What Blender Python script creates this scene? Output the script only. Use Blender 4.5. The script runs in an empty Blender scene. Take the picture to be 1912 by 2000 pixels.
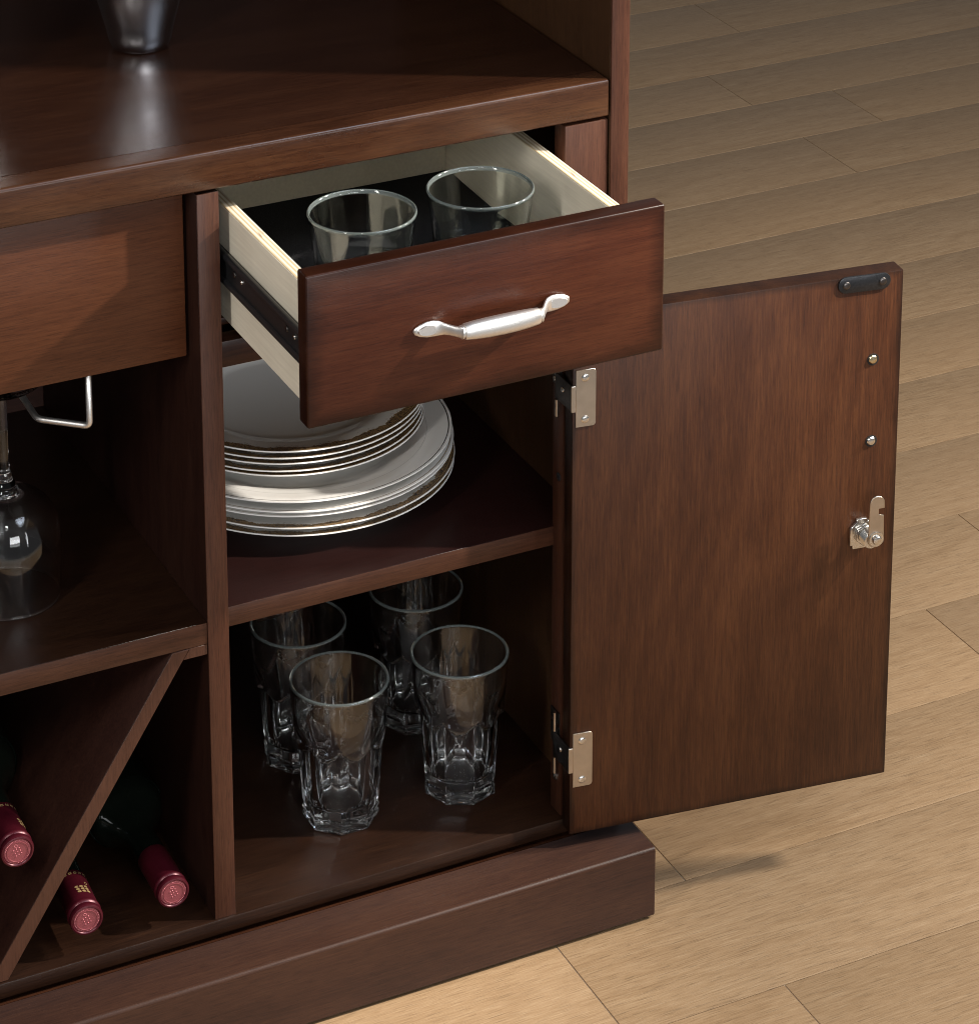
import bpy, bmesh, math, random
from mathutils import Vector, Matrix
random.seed(7)
R = math.radians
C = bpy.context.scene.collection
SC = bpy.context.scene

# ------------------------------------------------------------------ camera
cam_d = bpy.data.cameras.new("camera"); cam = bpy.data.objects.new("camera", cam_d); C.objects.link(cam)
SC.camera = cam
F_PX, CX, CY, YAW, PITCH, ROLL = 5958.58, 927.30, -502.86, .45283, .25869, -.00097
fw = Vector((math.sin(YAW)*math.cos(PITCH), math.cos(YAW)*math.cos(PITCH), -math.sin(PITCH)))
rt = Vector((math.cos(YAW), -math.sin(YAW), 0)); up = rt.cross(fw)
r2 = rt*math.cos(ROLL)+up*math.sin(ROLL); u2 = up*math.cos(ROLL)-rt*math.sin(ROLL)
cam.matrix_world = Matrix(((r2.x, u2.x, -fw.x, -.91467), (r2.y, u2.y, -fw.y, -2.41153), (r2.z, u2.z, -fw.z, 1.95384), (0, 0, 0, 1)))
cam_d.sensor_fit = 'HORIZONTAL'; cam_d.sensor_width = 36
cam_d.lens = F_PX/1912*36
cam_d.shift_x = (956-CX)/1912; cam_d.shift_y = (CY-1000)/1912
cam_d.clip_start = .05; cam_d.clip_end = 60

# ------------------------------------------------------------------ studio light
W = bpy.data.worlds.new("World"); SC.world = W; W.use_nodes = True
bg = W.node_tree.nodes["Background"]; bg.inputs[0].default_value = (.92, .95, 1, 1); bg.inputs[1].default_value = .17
def area(name, loc, aim, sx, sy, power, col):
    l = bpy.data.lights.new(name, 'AREA'); l.shape = 'RECTANGLE'; l.size = sx; l.size_y = sy; l.energy = power; l.color = col
    o = bpy.data.objects.new(name, l); C.objects.link(o); o.location = loc
    o.rotation_euler = (Vector(aim)-Vector(loc)).to_track_quat('-Z', 'Y').to_euler(); return o
def spot(name, loc, aim, size, blend, rad, power, col):
    l = bpy.data.lights.new(name, 'SPOT'); l.spot_size = R(size); l.spot_blend = blend; l.shadow_soft_size = rad; l.energy = power; l.color = col
    o = bpy.data.objects.new(name, l); C.objects.link(o); o.location = loc
    o.rotation_euler = (Vector(aim)-Vector(loc)).to_track_quat('-Z', 'Y').to_euler(); return o
spot("key_spot", (1.90, -.83, 2.02), (-.30, .20, .66), 47, .55, .038, 430, (1, .92, .82))
area("added_floor_light", (2.10, -.47, 1.45), (.62, -.45, 0), .18, .18, 50, (1, .94, .86))  # unseen lamp added to light the floor without a heavy door shadow
area("overhead_softbox", (1.05, -1.35, 2.95), (.25, -.1, .3), 1.3, .9, 30, (.74, .84, 1))
area("side_softbox", (-1.10, -.78, 1.60), (.2, 0, .6), .16, .9, 12, (1, .97, .93))
area("added_strip_light", (1.15, -2.5, .95), (.2, .1, .3), .16, 1.2, 6, (.97, .98, 1))  # unseen strip added for vertical highlights on glass and handle
area("front_softbox", (-.15, -3.4, 1.18), (.1, 0, .6), 1.3, .9, 56, (.97, .98, 1))
area("camera_side_softbox", (-.75, -1.95, 2.80), (.1, 0, .4), .30, .30, 8, (1, .98, .96))
SC.view_settings.view_transform = 'Standard'; SC.view_settings.look = 'None'
SC.view_settings.exposure = 0; SC.view_settings.gamma = 1
SC.render.engine = 'CYCLES'; SC.cycles.filter_width = 1.05
SC.cycles.use_denoising = True; SC.cycles.max_bounces = 16; SC.cycles.transmission_bounces = 14; SC.cycles.glossy_bounces = 6
SC.cycles.sample_clamp_indirect = 4; SC.cycles.blur_glossy = .5
SC.cycles.transparent_max_bounces = 12

# ------------------------------------------------------------------ node helpers
class NT:
    def __init__(s, name):
        s.m = bpy.data.materials.new(name); s.m.use_nodes = True; s.t = s.m.node_tree
        s.b = s.t.nodes["Principled BSDF"]
    def n(s, typ, **k):
        nd = s.t.nodes.new(typ)
        for a, v in k.items():
            if a.startswith('i_'):
                nd.inputs[a[2:].replace('_', ' ')].default_value = v
            else: setattr(nd, a, v)
        return nd
    def l(s, a, b): s.t.links.new(a, b)
    def val(s, x, sock):
        if hasattr(x, 'links') or hasattr(x, 'is_output'): s.l(x, sock)
        else: sock.default_value = x
    def math(s, op, a, b=0., c=0., clamp=False):
        nd = s.n('ShaderNodeMath', operation=op, use_clamp=clamp)
        for i, x in enumerate((a, b, c)):
            if i < len(nd.inputs): s.val(x, nd.inputs[i])
        return nd.outputs[0]
    def coord(s, rnd=True, offs=7.):
        tc = s.n('ShaderNodeTexCoord')
        if not rnd: return tc.outputs['Object']
        oi = s.n('ShaderNodeObjectInfo')
        v = s.n('ShaderNodeVectorMath', operation='SCALE'); v.inputs[0].default_value = (1.7, 1.3, 2.1)
        s.l(s.math('MULTIPLY', oi.outputs['Random'], offs), v.inputs['Scale'])
        a = s.n('ShaderNodeVectorMath', operation='ADD'); s.l(tc.outputs['Object'], a.inputs[0]); s.l(v.outputs[0], a.inputs[1])
        return a.outputs[0]
    def scale(s, v, sc):
        m = s.n('ShaderNodeMapping'); s.l(v, m.inputs[0]); m.inputs['Scale'].default_value = sc; return m.outputs[0]
    def noise(s, v, sc, det=4., rough=.55, dist=0.):
        nd = s.n('ShaderNodeTexNoise'); s.l(v, nd.inputs['Vector']); nd.inputs['Scale'].default_value = sc
        nd.inputs['Detail'].default_value = det; nd.inputs['Roughness'].default_value = rough; nd.inputs['Distortion'].default_value = dist
        return nd.outputs[0]
    def ramp(s, f, stops, interp='LINEAR'):
        r = s.n('ShaderNodeValToRGB'); s.l(f, r.inputs[0]); r.color_ramp.interpolation = interp
        e = r.color_ramp.elements
        while len(e) < len(stops): e.new(.5)
        for el, (p, c) in zip(e, stops):
            el.position = p; el.color = (c, c, c, 1) if isinstance(c, (int, float)) else (*c, 1)
        return r.outputs[0]
    def mix(s, f, a, b, mode='MIX'):
        m = s.n('ShaderNodeMix', data_type='RGBA', blend_type=mode)
        s.val(f, m.inputs[0])
        for x, k in ((a, 6), (b, 7)):
            if isinstance(x, tuple): m.inputs[k].default_value = (*x, 1)
            else: s.l(x, m.inputs[k])
        return m.outputs[2]
    def bump(s, h, dist, strength=1., prev=None):
        b = s.n('ShaderNodeBump'); b.inputs['Strength'].default_value = strength; b.inputs['Distance'].default_value = dist
        s.l(h, b.inputs['Height'])
        if prev: s.l(prev, b.inputs['Normal'])
        return b.outputs[0]
    def out(s, **k):
        for a, v in k.items():
            s.val((*v, 1) if isinstance(v, tuple) and len(v) == 3 else v, s.b.inputs[a.replace('_', ' ')])
        return s.m

AX = {'X': 0, 'Y': 1, 'Z': 2}
def wood(name, axis, dark=(.020, .0068, .0038), mid=(.060, .0200, .0095), light=(.108, .040, .0175), rough=.36, edge=None, coat=.0, blot=.4, figure=.38, rnd=True, spec=.26, sheen=0., gain=.50, cath=0.):
    dark, mid, light = [tuple(c*gain for c in q) for q in (dark, mid, light)]
    t = NT(name); v = t.coord(rnd)
    def st(a, k):
        s = [1., 1., 1.]; s[AX[axis]] = k; return t.scale(v, tuple(x*a for x in s))
    streak = t.noise(st(1, .040), 560, 4, .72)                      # fine fibres
    band = t.noise(st(1, .10), 34, 5, .6, .6)                       # growth bands
    blo = t.noise(st(1, .45), 14, 4, .6, .3)                        # uneven stain
    fleck = t.noise(st(1, .060), 1150, 2, .6)                       # short dark pores
    f = t.math('ADD', t.math('MULTIPLY', streak, .56), t.math('MULTIPLY', band, figure*.9))
    f = t.math('ADD', f, t.math('MULTIPLY', blo, blot*.75))
    f = t.math('SUBTRACT', f, .09+.45*(figure*.9+blot*.75-.825))
    if cath:                                                       # flowing flat-sawn figure
        s3 = t.n('ShaderNodeSeparateXYZ'); t.l(v, s3.inputs[0])
        q = t.math('ADD', t.math('MULTIPLY', s3.outputs[0 if axis == 'Z' else 2], 150), t.math('MULTIPLY', t.noise(st(1, .30), 5.5, 2, .45), 75))
        q = t.math('ADD', q, t.math('MULTIPLY', t.noise(st(1, .25), 60, 2), 2.5))
        f = t.math('ADD', f, t.math('MULTIPLY', t.math('SINE', q), cath))
    col = t.ramp(f, [(.33, dark), (.56, mid), (.80, light)])
    pore = t.ramp(fleck, [(.52, 1.), (.68, .52)])
    col = t.mix(.6, col, t.mix(1., col, pore, 'MULTIPLY'))
    if edge:                                                       # burnished glaze worn into the rim of a panel: (axis a, a0, a1, axis b, b0, b1, width)
        tc = t.n('ShaderNodeTexCoord'); sp = t.n('ShaderNodeSeparateXYZ'); t.l(tc.outputs['Object'], sp.inputs[0])
        a, a0, a1, b, b0, b1, w = edge
        d = []
        for ax, lo, hi in ((a, a0, a1), (b, b0, b1)):
            s_ = sp.outputs[AX[ax]]
            d += [t.math('SUBTRACT', s_, lo), t.math('SUBTRACT', hi, s_)]
        m = t.math('MINIMUM', t.math('MINIMUM', d[0], d[1]), t.math('MINIMUM', d[2], d[3]))
        m = t.math('ADD', t.math('DIVIDE', m, w), t.math('MULTIPLY', t.math('SUBTRACT', blo, .5), 1.6))
        mk = t.ramp(m, [(.0, .36), (1., 1.)])
        col = t.mix(1., col, mk, 'MULTIPLY')
    h = t.math('ADD', t.math('MULTIPLY', streak, .5), t.math('MULTIPLY', pore, .5))
    nr = t.bump(h, .00016, .55)
    nr = t.bump(blo, .0011, .12, nr)
    rg = t.math('ADD', t.math('MULTIPLY', t.math('SUBTRACT', blo, .5), .22), rough)
    if sheen: t.out(Sheen_Weight=sheen, Sheen_Roughness=.45, Sheen_Tint=(.72, .80, 1.))
    return t.out(Base_Color=col, Roughness=rg, Normal=nr, Specular_IOR_Level=spec)

def plain(name, col, rough=.5, metal=0., nscale=0, namt=.1, bumpd=0., spec=.5, **k):
    t = NT(name)
    if nscale:
        n = t.noise(t.coord(), nscale, 4)
        col = t.mix(1., col, t.ramp(n, [(.25, 1-namt), (.75, 1+namt)]), 'MULTIPLY')
        if bumpd: k['Normal'] = t.bump(n, bumpd, .5)
    return t.out(Base_Color=col, Roughness=rough, Metallic=metal, Specular_IOR_Level=spec, **k)

# ------------------------------------------------------------------ mesh helpers
def link(name, me, mat, parent=None, loc=(0, 0, 0), rot=(0, 0, 0)):
    o = bpy.data.objects.new(name, me); C.objects.link(o)
    if mat and not me.materials: me.materials.append(mat)
    o.location = loc; o.rotation_euler = rot
    if parent: o.parent = parent
    return o
def empty(name, loc=(0, 0, 0), parent=None, rotz=0.):
    o = bpy.data.objects.new(name, None); C.objects.link(o); o.empty_display_size = .05
    o.location = loc; o.rotation_euler = (0, 0, rotz)
    if parent: o.parent = parent
    return o
def tag(o, label, cat, group=None):
    o['label'] = label; o['category'] = cat
    if group: o['group'] = group
    return o
def pw(o):
    v = Vector((0, 0, 0))
    while o: v += o.location; o = o.parent
    return v
def finish(bm, name, smooth=False, angle=None):
    bmesh.ops.recalc_face_normals(bm, faces=bm.faces)
    me = bpy.data.meshes.new(name); bm.to_mesh(me); bm.free()
    if smooth or angle:
        me.shade_smooth()
        if angle: me.set_sharp_from_angle(angle=R(angle))
    return me
def box(name, x0, x1, y0, y1, z0, z1, mat, parent=None, bev=.0012, seg=2, absolute=True):
    c = Vector(((x0+x1)/2, (y0+y1)/2, (z0+z1)/2))
    bm = bmesh.new(); bmesh.ops.create_cube(bm, size=1)
    for v in bm.verts: v.co = Vector((v.co.x*(x1-x0), v.co.y*(y1-y0), v.co.z*(z1-z0)))
    if bev: bmesh.ops.bevel(bm, geom=list(bm.edges), offset=bev, segments=seg, profile=.5, affect='EDGES')
    me = finish(bm, name, angle=40)
    off = pw(parent) if (parent and absolute) else Vector((0, 0, 0))
    return link(name, me, mat, parent, c-off)
def prism(name, pts, axis, a0, a1, mat, parent=None, bev=.0008, absolute=True, seg=1):
    """polygon pts in the plane across axis, extruded from a0 to a1"""
    bm = bmesh.new(); n = len(pts)
    def P(p, a):
        return {'X': (a, p[0], p[1]), 'Y': (p[0], a, p[1]), 'Z': (p[0], p[1], a)}[axis]
    A = [bm.verts.new(P(p, a0)) for p in pts]; B = [bm.verts.new(P(p, a1)) for p in pts]
    bm.faces.new(A); bm.faces.new(B)
    for i in range(n): bm.faces.new((A[i], A[(i+1) % n], B[(i+1) % n], B[i]))
    bmesh.ops.recalc_face_normals(bm, faces=bm.faces)
    if bev: bmesh.ops.bevel(bm, geom=[e for e in bm.edges], offset=bev, segments=seg, profile=.5, affect='EDGES')
    c = sum((v.co for v in bm.verts), Vector())/len(bm.verts)
    for v in bm.verts: v.co -= c
    off = pw(parent) if (parent and absolute) else Vector((0, 0, 0))
    return link(name, finish(bm, name, angle=40), mat, parent, c-off)
def lathe_bm(prof, n=64, bm=None, rfun=None):
    bm = bm or bmesh.new(); rings = []
    for i, (r, z) in enumerate(prof):
        if r < 1e-6: rings.append([bm.verts.new((0, 0, z))]); continue
        ring = []
        for k in range(n):
            a = 2*math.pi*k/n; rr = rfun(i, r, z, a) if rfun else r
            ring.append(bm.verts.new((rr*math.cos(a), rr*math.sin(a), z)))
        rings.append(ring)
    for A, B in zip(rings, rings[1:]):
        for k in range(n):
            k2 = (k+1) % n
            if len(A) == 1 and len(B) == 1: break
            if len(A) == 1: bm.faces.new((A[0], B[k], B[k2]))
            elif len(B) == 1: bm.faces.new((A[k], A[k2], B[0]))
            else: bm.faces.new((A[k], A[k2], B[k2], B[k]))
    return bm
def tube_bm(path, r, n=12, bm=None, cap=True):
    bm = bm or bmesh.new(); pts = [Vector(p) for p in path]; rings = []
    t0 = (pts[1]-pts[0]).normalized(); ref = Vector((0, 0, 1)) if abs(t0.z) < .9 else Vector((1, 0, 0))
    u = t0.cross(ref).normalized()
    for i, p in enumerate(pts):
        t = ((pts[min(i+1, len(pts)-1)]-p).normalized()+(p-pts[max(i-1, 0)]).normalized()).normalized() if 0 < i < len(pts)-1 else ((pts[1]-pts[0]) if i == 0 else (pts[-1]-pts[-2])).normalized()
        u = (u-t*u.dot(t)).normalized(); w = t.cross(u)
        rings.append([bm.verts.new(p+(u*math.cos(2*math.pi*k/n)+w*math.sin(2*math.pi*k/n))*r) for k in range(n)])
    for A, B in zip(rings, rings[1:]):
        for k in range(n): bm.faces.new((A[k], A[(k+1) % n], B[(k+1) % n], B[k]))
    if cap: bm.faces.new(rings[0]); bm.faces.new(rings[-1])
    return bm
def fillet(pts, r, n=6):
    P = [Vector(p) for p in pts]; out = [P[0]]
    for a, b, c in zip(P, P[1:], P[2:]):
        d1 = (a-b).normalized(); d2 = (c-b).normalized(); s = b+d1*r; e = b+d2*r
        for k in range(n+1):
            t = k/n; out.append(s*(1-t)**2+b*2*t*(1-t)+e*t*t)
    out.append(P[-1]); return out
def catrom(prof, n=6):
    P = [Vector((a, b, 0)) for a, b in prof]; out = []
    for i in range(len(P)-1):
        p0 = P[max(i-1, 0)]; p1 = P[i]; p2 = P[i+1]; p3 = P[min(i+2, len(P)-1)]
        for k in range(n):
            t = k/n
            q = .5*((2*p1)+(p2-p0)*t+(2*p0-5*p1+4*p2-p3)*t*t+(3*p1-p0-3*p2+p3)*t**3); out.append((q.x, q.y))
    out.append(prof[-1]); return out
def dup(root, loc=None, rotz=None):
    r = root.copy(); C.objects.link(r)
    if loc is not None: r.location = loc
    if rotz is not None: r.rotation_euler = (0, 0, rotz)
    for ch in root.children:
        c = ch.copy(); C.objects.link(c); c.parent = r
        for g in ch.children:
            d = g.copy(); C.objects.link(d); d.parent = c
    return r

# ------------------------------------------------------------------ measured frame of the cabinet (metres)
TW = .0212; T0, T1 = .8571, .8946; SX = .3552; IX = .391; XE = .423
F0, F1 = .083, .0994; S0, S1 = .3988, .4194; BK = .49
MX = -.2537                       # mirror plane of the whole cabinet
mir = lambda x: 2*MX-x

# ------------------------------------------------------------------ materials
WX = wood("stained_wood_x", 'X'); WY = wood("stained_wood_y", 'Y'); WZ = wood("stained_wood_z", 'Z')
INN = dict(dark=(.0090, .0032, .0024), mid=(.0220, .0078, .0052), light=(.038, .0150, .0090), rough=.45, spec=.24, gain=1.05)  # darker than the outer wood: bay shade put into the inner colour
WI_X = wood("shaded_inner_wood_x", 'X', **{**INN, 'gain': 1.3}); WI_Z = wood("shaded_inner_wood_z", 'Z', **INN)
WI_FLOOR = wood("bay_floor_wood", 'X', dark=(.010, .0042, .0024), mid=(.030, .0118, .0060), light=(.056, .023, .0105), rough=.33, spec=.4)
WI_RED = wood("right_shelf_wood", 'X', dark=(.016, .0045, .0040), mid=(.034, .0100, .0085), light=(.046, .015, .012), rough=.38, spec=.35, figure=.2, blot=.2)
W_SIDE = wood("side_inner_wood", 'Z', dark=(.018, .0082, .0042), mid=(.045, .0200, .0088), light=(.072, .033, .0135), rough=.4, spec=.3, gain=.85)
W_TOP = wood("tabletop_wood", 'X', rough=.22, spec=.6, dark=(.014, .0050, .0028), mid=(.036, .0125, .0062), light=(.062, .0235, .011), blot=.3, gain=.50)
W_STRIP = wood("front_lip_wood", 'X', rough=.28, spec=.45, dark=(.022, .0080, .0042), mid=(.070, .0255, .0118), light=(.135, .054, .0225), blot=.6, gain=.46)
W_POST = wood("post_wood", 'Z', rough=.42, dark=(.040, .0145, .0085), mid=(.098, .0350, .0190), light=(.150, .060, .032), figure=.35, blot=.35)
W_LATH = wood("lath_edge_wood", 'Z', rough=.45, dark=(.045, .018, .010), mid=(.105, .041, .0225), light=(.14, .058, .032), figure=.25, blot=.3)
W_SHELF = wood("shelf_edge_wood", 'X', rough=.40, dark=(.030, .0115, .0062), mid=(.085, .0310, .0160), light=(.14, .056, .028), figure=.3, blot=.5)
W_BASE = wood("plinth_wood", 'X', rough=.50, dark=(.025, .0092, .0052), mid=(.062, .0235, .0120), light=(.098, .040, .019), figure=.3, blot=.6, sheen=.04, gain=.52, spec=.22)
W_PANEL = wood("panel_wood", 'X', rough=.40, dark=(.056, .0165, .0066), mid=(.118, .0370, .0140), light=(.170, .060, .0230), figure=.25, blot=.2, gain=.50)
W_DOOR = wood("door_inner_wood", 'Z', rough=.42, dark=(.027, .0080, .0030), mid=(.084, .0262, .0088), light=(.165, .058, .0185), figure=.20, blot=.32, rnd=False, cath=.025,
              edge=('X', -.175, .175, 'Z', -.285, .285, .008))
W_DRAW = wood("drawer_front_wood", 'X', rough=.33, dark=(.036, .0088, .0042), mid=(.090, .0235, .0100), light=(.135, .040, .0160), figure=.42, blot=.35, cath=.03, rnd=False,
              edge=('X', -.1754, .1754, 'Z', -.0716, .0716, .019))

def maple():
    t = NT("drawer_side_birch"); v = t.coord()
    n = t.noise(t.scale(v, (1, .05, 1)), 300, 4); b = t.noise(v, 9, 4)
    c = t.ramp(t.math('ADD', t.math('MULTIPLY', n, .5), t.math('MULTIPLY', b, .5)), [(.35, (.68, .615, .49)), (.65, (.82, .755, .61))])
    return t.out(Base_Color=c, Roughness=.5, Normal=t.bump(n, .0003, .3))
BIRCH = maple()
def ply():
    t = NT("plywood_edge"); v = t.coord(False)
    sp = t.n('ShaderNodeSeparateXYZ'); t.l(v, sp.inputs[0])
    w = t.noise(t.scale(v, (1, .12, 1)), 60, 3)
    x = t.math('ADD', t.math('MULTIPLY', sp.outputs[0], 1000), t.math('MULTIPLY', t.math('SUBTRACT', w, .5), 1.2))
    s = t.math('SINE', t.math('MULTIPLY', x, 1.55))
    c = t.ramp(t.math('ADD', t.math('MULTIPLY', s, .5), .5), [(.0, (.50, .36, .19)), (.45, (.72, .60, .42)), (1., (.84, .75, .58))])
    f = t.noise(t.scale(v, (1, .06, 1)), 500, 3)
    c = t.mix(1., c, t.ramp(f, [(.3, .82), (.6, 1.05)]), 'MULTIPLY')
    k = t.noise(t.scale(v, (1, .16, 1)), 75, 2, .5, .8)
    c = t.mix(t.ramp(k, [(.655, 0.), (.69, .85)]), c, (.16, .055, .025))
    return t.out(Base_Color=c, Roughness=.6, Normal=t.bump(f, .0003, .4))
PLY = ply()
def felt():
    t = NT("black_felt"); n = t.noise(t.coord(), 1500, 3)
    c = t.ramp(n, [(.35, (.006, .006, .0065)), (.70, (.045, .045, .050))])
    return t.out(Base_Color=c, Roughness=.95, Normal=t.bump(n, .0006, .8), Specular_IOR_Level=.15)
FELT = felt()
NICKEL = plain("satin_nickel", (.88, .86, .83), .38, 1., 900, .04)
PLATE_METAL = plain("hinge_nickel", (.50, .44, .37), .30, 1., 60, .10)
DARKM = plain("dark_metal_and_hinge_shade", (.10, .09, .085), .35, 1., 200, .2)  # dark screws; on the stile hinges the colour stands in for shade
ZINC = plain("zinc_screw", (.66, .64, .60), .22, 1., 800, .25)
BRASSY = plain("yellow_zinc_screw", (.62, .52, .33), .25, 1., 900, .3)
BLACKM = plain("black_steel", (.012, .012, .013), .32, .0, 500, .3, .0002, .6)
CATCH = plain("catch_plate_steel", (.030, .031, .034), .30, .7, 400, .3)
HOLE = plain("drilled_hole_dark", (.006, .004, .003), .9)
def steel():
    t = NT("brushed_steel"); v = t.coord(False)
    n = t.noise(t.scale(v, (1, 1, .02)), 900, 2)
    tg = t.n('ShaderNodeTangent', direction_type='RADIAL', axis='Z')
    t.l(tg.outputs[0], t.b.inputs['Tangent'])
    return t.out(Base_Color=(.50, .49, .50), Metallic=1., Roughness=t.math('ADD', .20, t.math('MULTIPLY', n, .08)), Anisotropic=.8)
STEEL = steel()
def glass(name, col=(.985, .995, .99), rough=0.):
    t = NT(name)
    return t.out(Base_Color=col, Roughness=rough, Transmission_Weight=1., IOR=1.5)
def rimglass():
    t = NT("brightened_glass_rim")  # grey in the rim colour stands in for light caught by the edge
    return t.out(Base_Color=(.52, .60, .58), Roughness=.08, Transmission_Weight=.84, IOR=1.5)
RIMG = rimglass()
GLASS = glass("clear_glass"); GLASS2 = glass("greenish_clear_glass", (.95, .985, .975))
BOTTLE = plain("dark_bottle_glass", (.0040, .0060, .0042), .03, 0., spec=.8)
CAPS = plain("burgundy_foil", (.062, .0050, .0110), .33, .35, 120, .10, .0006)
CAPTOP = plain("burgundy_foil_disc", (.20, .046, .055), .42, .2, 700, .12, .0002)
BEAD = plain("burgundy_foil_bead", (.50, .16, .18), .28, .5)
GOLD = plain("gold_print", (.34, .23, .10), .5, .3, 900, .15)

def china(name, kind):
    """glazed porcelain with printed rim; radius normalised on object coordinates (plate radius 1)"""
    t = NT(name); tc = t.n('ShaderNodeTexCoord'); sp = t.n('ShaderNodeSeparateXYZ'); t.l(tc.outputs['Object'], sp.inputs[0])
    x, y, z = sp.outputs
    r = t.math('SQRT', t.math('ADD', t.math('MULTIPLY', x, x), t.math('MULTIPLY', y, y)))
    ang = t.math('ARCTAN2', y, x)
    base = (.88, .87, .84); col = None
    def band(a, b, soft=.0006):                                     # 1 between radii a..b
        return t.math('MULTIPLY', t.ramp(t.math('DIVIDE', t.math('SUBTRACT', r, a), soft), [(0, 0.), (1, 1.)]),
                      t.ramp(t.math('DIVIDE', t.math('SUBTRACT', b, r), soft), [(0, 0.), (1, 1.)]))
    Rr = .140 if kind == 'small' else .1595
    inner = t.n('ShaderNodeCombineXYZ')
    if kind in ('small', 'big_pattern'):
        cv = t.n('ShaderNodeCombineXYZ'); t.l(t.math('MULTIPLY', ang, Rr), cv.inputs[0]); t.l(r, cv.inputs[1])
        sc = t.math('ABSOLUTE', t.math('SINE', t.math('MULTIPLY', ang, 9.))); sc2 = t.math('ABSOLUTE', t.math('SINE', t.math('MULTIPLY', ang, 36.)))
        n1 = t.noise(cv.outputs[0], 330, 2, .5, .5); n2 = t.noise(cv.outputs[0], 240, 3, .6, 1.5); n3 = t.noise(cv.outputs[0], 420, 2, .5, 2.)
        depth = t.math('ADD', t.math('ADD', .0105 if kind == 'small' else .0066, t.math('MULTIPLY', sc, .0040)), t.math('ADD', t.math('MULTIPLY', sc2, .0011), t.math('MULTIPLY', t.math('SUBTRACT', n1, .5), .007)))
        dd = t.math('SUBTRACT', r, t.math('SUBTRACT', Rr-.0022, depth))
        m = t.ramp(t.math('DIVIDE', dd, .0004), [(0, 0.), (1, 1.)])
        gold, navy = (.31, .195, .085), (.022, .021, .038)
        fill = t.ramp(n2, [(.40, navy), (.46, gold), (.54, gold), (.60, (.045, .030, .022))])
        cols = t.mix(t.ramp(t.math('DIVIDE', t.math('SUBTRACT', dd, .0012), .0004), [(0, 0.), (1, 1.)]), gold, fill)
        col = t.mix(m, base, cols)
        sprig = t.math('MULTIPLY', t.ramp(n3, [(.60, 0.), (.63, 1.)]), t.math('MULTIPLY', t.ramp(t.math('DIVIDE', t.math('ADD', dd, .0055), .001), [(0, 0.), (1, 1.)]), t.ramp(sc, [(.55, 0.), (.75, 1.)])))
        col = t.mix(sprig, col, (.25, .16, .08))
        col = t.mix(band(Rr-.0060, Rr-.0050), col, (.015, .012, .010))
        col = t.mix(band(Rr-.0050, Rr-.0030), col, (.26, .16, .07))
        col = t.mix(band(Rr-.0030, Rr-.0018), col, (.012, .010, .010))
    else:
        col = t.mix(band(Rr-.0044, Rr-.0026), base, (.020, .014, .010) if kind == 'big_plain' else (.22, .14, .06))
        if kind == 'big_plain': col = t.mix(band(Rr*.835, Rr*.835+.0006, .0003), col, (.36, .34, .31))
    col = t.mix(t.ramp(t.math('DIVIDE', t.math('SUBTRACT', r, Rr-.0013), .0004), [(0, 0.), (1, 1.)]), col, (.86, .85, .82))
    return t.out(Base_Color=col, Roughness=.10, Specular_IOR_Level=.55, Coat_Weight=.3, Coat_Roughness=.04)

# ------------------------------------------------------------------ floor
def plank_mat():
    t = NT("oak_plank"); v = t.coord(True, 23.)
    oi = t.n('ShaderNodeObjectInfo')
    s1 = t.noise(t.scale(v, (.040, 1, 1)), 900, 4, .8)
    s2 = t.noise(t.scale(v, (.050, 1, 1)), 120, 4, .6, .3)
    sp = t.n('ShaderNodeSeparateXYZ'); t.l(v, sp.inputs[0])
    w1 = t.noise(t.scale(v, (.30, 1, 1)), 5.5, 3, .5)
    w2 = t.noise(t.scale(v, (.28, 1, 1)), 38, 3, .55)
    rings = t.math('SINE', t.math('ADD', t.math('MULTIPLY', sp.outputs[1], 190), t.math('ADD', t.math('MULTIPLY', w1, 62), t.math('MULTIPLY', w2, 5.))))
    fig = t.ramp(t.noise(t.scale(v, (.5, 1, 1)), 4.2, 2), [(.42, 0.), (.56, 1.)])
    rg = t.math('MULTIPLY', t.math('MULTIPLY', rings, .028), fig)
    f = t.math('ADD', t.math('ADD', t.math('MULTIPLY', s1, .80), t.math('MULTIPLY', s2, .20)), rg)
    c = t.ramp(f, [(.28, (.200, .122, .062)), (.45, (.292, .186, .099)), (.58, (.345, .230, .130)), (.76, (.450, .325, .200))])
    tint = t.ramp(oi.outputs['Random'], [(0., (.96, .955, .95)), (.5, (1., .985, .96)), (1., (1.04, 1.015, .98))])
    c = t.mix(1., c, tint, 'MULTIPLY')
    crack = t.ramp(t.noise(t.scale(v, (.045, 1, 1)), 900, 2), [(.585, 1.), (.66, .74)])
    c = t.mix(1., c, t.mix(1., c, crack, 'MULTIPLY'))
    h = t.math('ADD', t.math('MULTIPLY', s1, .5), t.math('MULTIPLY', crack, .6))
    return t.out(Base_Color=c, Roughness=.46, Normal=t.bump(h, .0006, .6), Specular_IOR_Level=.4)
OAK = plank_mat()
SUB = plain("grout_grey", (.36, .32, .27), .6)
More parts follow.
